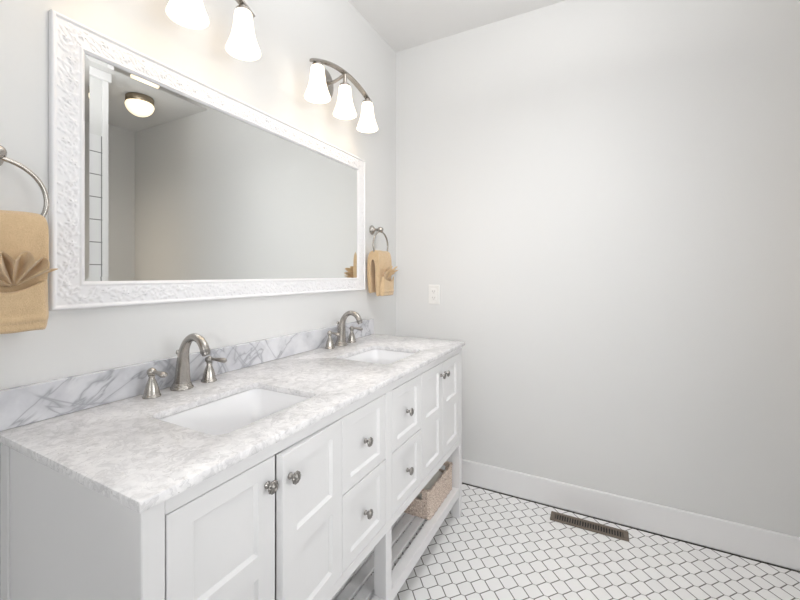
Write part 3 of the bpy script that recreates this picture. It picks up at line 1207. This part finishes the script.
def basket_bm():
    bm = bmesh.new()
    nseg = 60
    def loop(ins):
        base = rrect(BX0 + ins, BX1 - ins, BY0 + ins, BY1 - ins, 0.014, 4)
        # resample evenly
        pts = [Vector((*p, 0)) for p in base]
        L = [0]
        for a, b in zip(pts, pts[1:] + pts[:1]):
            L.append(L[-1] + (b - a).length)
        tot = L[-1]
        n = 240
        out = []
        for k in range(n):
            s = tot * k / n
            i = max(j for j in range(len(L)) if L[j] <= s + 1e-9)
            i = min(i, len(pts) - 1)
            a, b = pts[i], pts[(i + 1) % len(pts)]
            f = (s - L[i]) / max(1e-9, (b - a).length)
            out.append(a + (b - a) * f)
        return out
    o, i_ = loop(0.003), loop(0.010)
    cx, cy = (BX0 + BX1) / 2, (BY0 + BY1) / 2
    def ring(lp, z, amp, row):
        vs = []
        for k, p in enumerate(lp):
            w = amp * math.sin(2 * PI * k / 8 + (PI if row % 2 else 0))
            d = Vector((p.x - cx, p.y - cy, 0))
            # push along the dominant wall normal
            if abs(d.x) / (BX1 - BX0) > abs(d.y) / (BY1 - BY0):
                nrm = Vector((math.copysign(1, d.x), 0, 0))
            else:
                nrm = Vector((0, math.copysign(1, d.y), 0))
            vs.append(bm.verts.new((p.x + nrm.x * w, p.y + nrm.y * w, z)))
        return vs
    rows = 16
    rings = []
    hh = (BZ1 - BZ0 - 0.008) / rows
    for r in range(rows):
        for sub, f in ((0.15, 0.4), (0.5, 1.0), (0.85, 0.4)):
            rings.append(ring(o, BZ0 + (r + sub) * hh, 0.0030 * f, r))
    rings.append(ring(loop(0.000), BZ1 - 0.006, 0.001, 0))
    rings.append(ring(loop(0.001), BZ1, 0.001, 1))
    rings.append(ring(loop(0.011), BZ1, 0.001, 1))
    rings.append(ring(loop(0.012), BZ1 - 0.006, 0.001, 0))
    for r in range(rows - 1, -1, -1):
        rings.append(ring(i_, BZ0 + (r + 0.5) * hh, 0.0015, r))
    n = len(rings[0])
    for a, b in zip(rings, rings[1:]):
        for k in range(n):
            j = (k + 1) % n
            bm.faces.new((a[k], a[j], b[j], b[k]))
    bm.faces.new(rings[0][::-1])
    bm.faces.new(rings[-1])
    # hand holds in both short ends
    kill = []
    for f in bm.faces:
        c = f.calc_center_median()
        if len(f.verts) == 4 and 0.232 < c.z < 0.262 and abs(c.x - 0.425) < 0.048 and (c.y < BY0 + 0.02 or c.y > BY1 - 0.02):
            kill.append(f)
    bmesh.ops.delete(bm, geom=kill, context='FACES')
    return bm


obj('basket_body', basket_bm(), M_weave, basket, smooth=70)
bm = bmesh.new()
P = []
for i in range(25):
    row = []
    for j in range(17):
        u, v = i / 24, j / 16
        yy = BY0 + 0.055 + (BY1 - BY0 - 0.10) * u
        xx = BX0 + 0.022 + (BX1 - BX0 - 0.044) * v
        e = max(abs(u - 0.5), abs(v - 0.5)) * 2
        zz = 0.258 - 0.035 * max(0, (e - 0.72) / 0.28) ** 2 + wob((xx, yy, 0.1), 0.003, 40, 3)
        row.append((xx, yy, zz))
    P.append(row)
V = grid(bm, P)
bd = [e for e in bm.edges if len(e.link_faces) == 1]
r = bmesh.ops.extrude_edge_only(bm, edges=bd)
for v in [g for g in r['geom'] if isinstance(g, bmesh.types.BMVert)]:
    v.co.z = BZ0 + 0.006
bmesh.ops.holes_fill(bm, edges=[e for e in bm.edges if len(e.link_faces) == 1], sides=0)
tag(obj('folded_cloth', bm, M_cloth, origin=((BX0 + BX1) / 2, (BY0 + BY1) / 2, BZ0 + 0.006), smooth=60), 'pale folded cloth lying inside the woven basket', 'cloth')

# ------------------------------------------------------------------ ceiling light seen in the mirror
DX, DY = 2.14, -0.405
dome = thing('ceiling_light', 'round flush ceiling light with glowing dome, seen reflected in the mirror', 'ceiling light', (DX, DY, CEIL))
bm = bmesh.new()
lathe(bm, [(0.0, -0.0005), (0.094, -0.0005), (0.098, -0.006), (0.098, -0.044), (0.094, -0.050), (0.0, -0.050)], (DX, DY, CEIL), n=56)
obj('base_ring', bm, nickel('aged_brass', (0.36, 0.30, 0.22), 0.35), dome, smooth=40)
bm = bmesh.new()
lathe(bm, [(0.092, -0.048)] + [(0.101 * math.cos(a) if k else 0.092, -0.054 - 0.095 * math.sin(a)) for k, a in enumerate(np.linspace(0, PI / 2, 14))][1:-1] + [(0.0, -0.149)], (DX, DY, CEIL), n=56)
obj('glass_dome', bm, M_dome, dome, smooth=60)
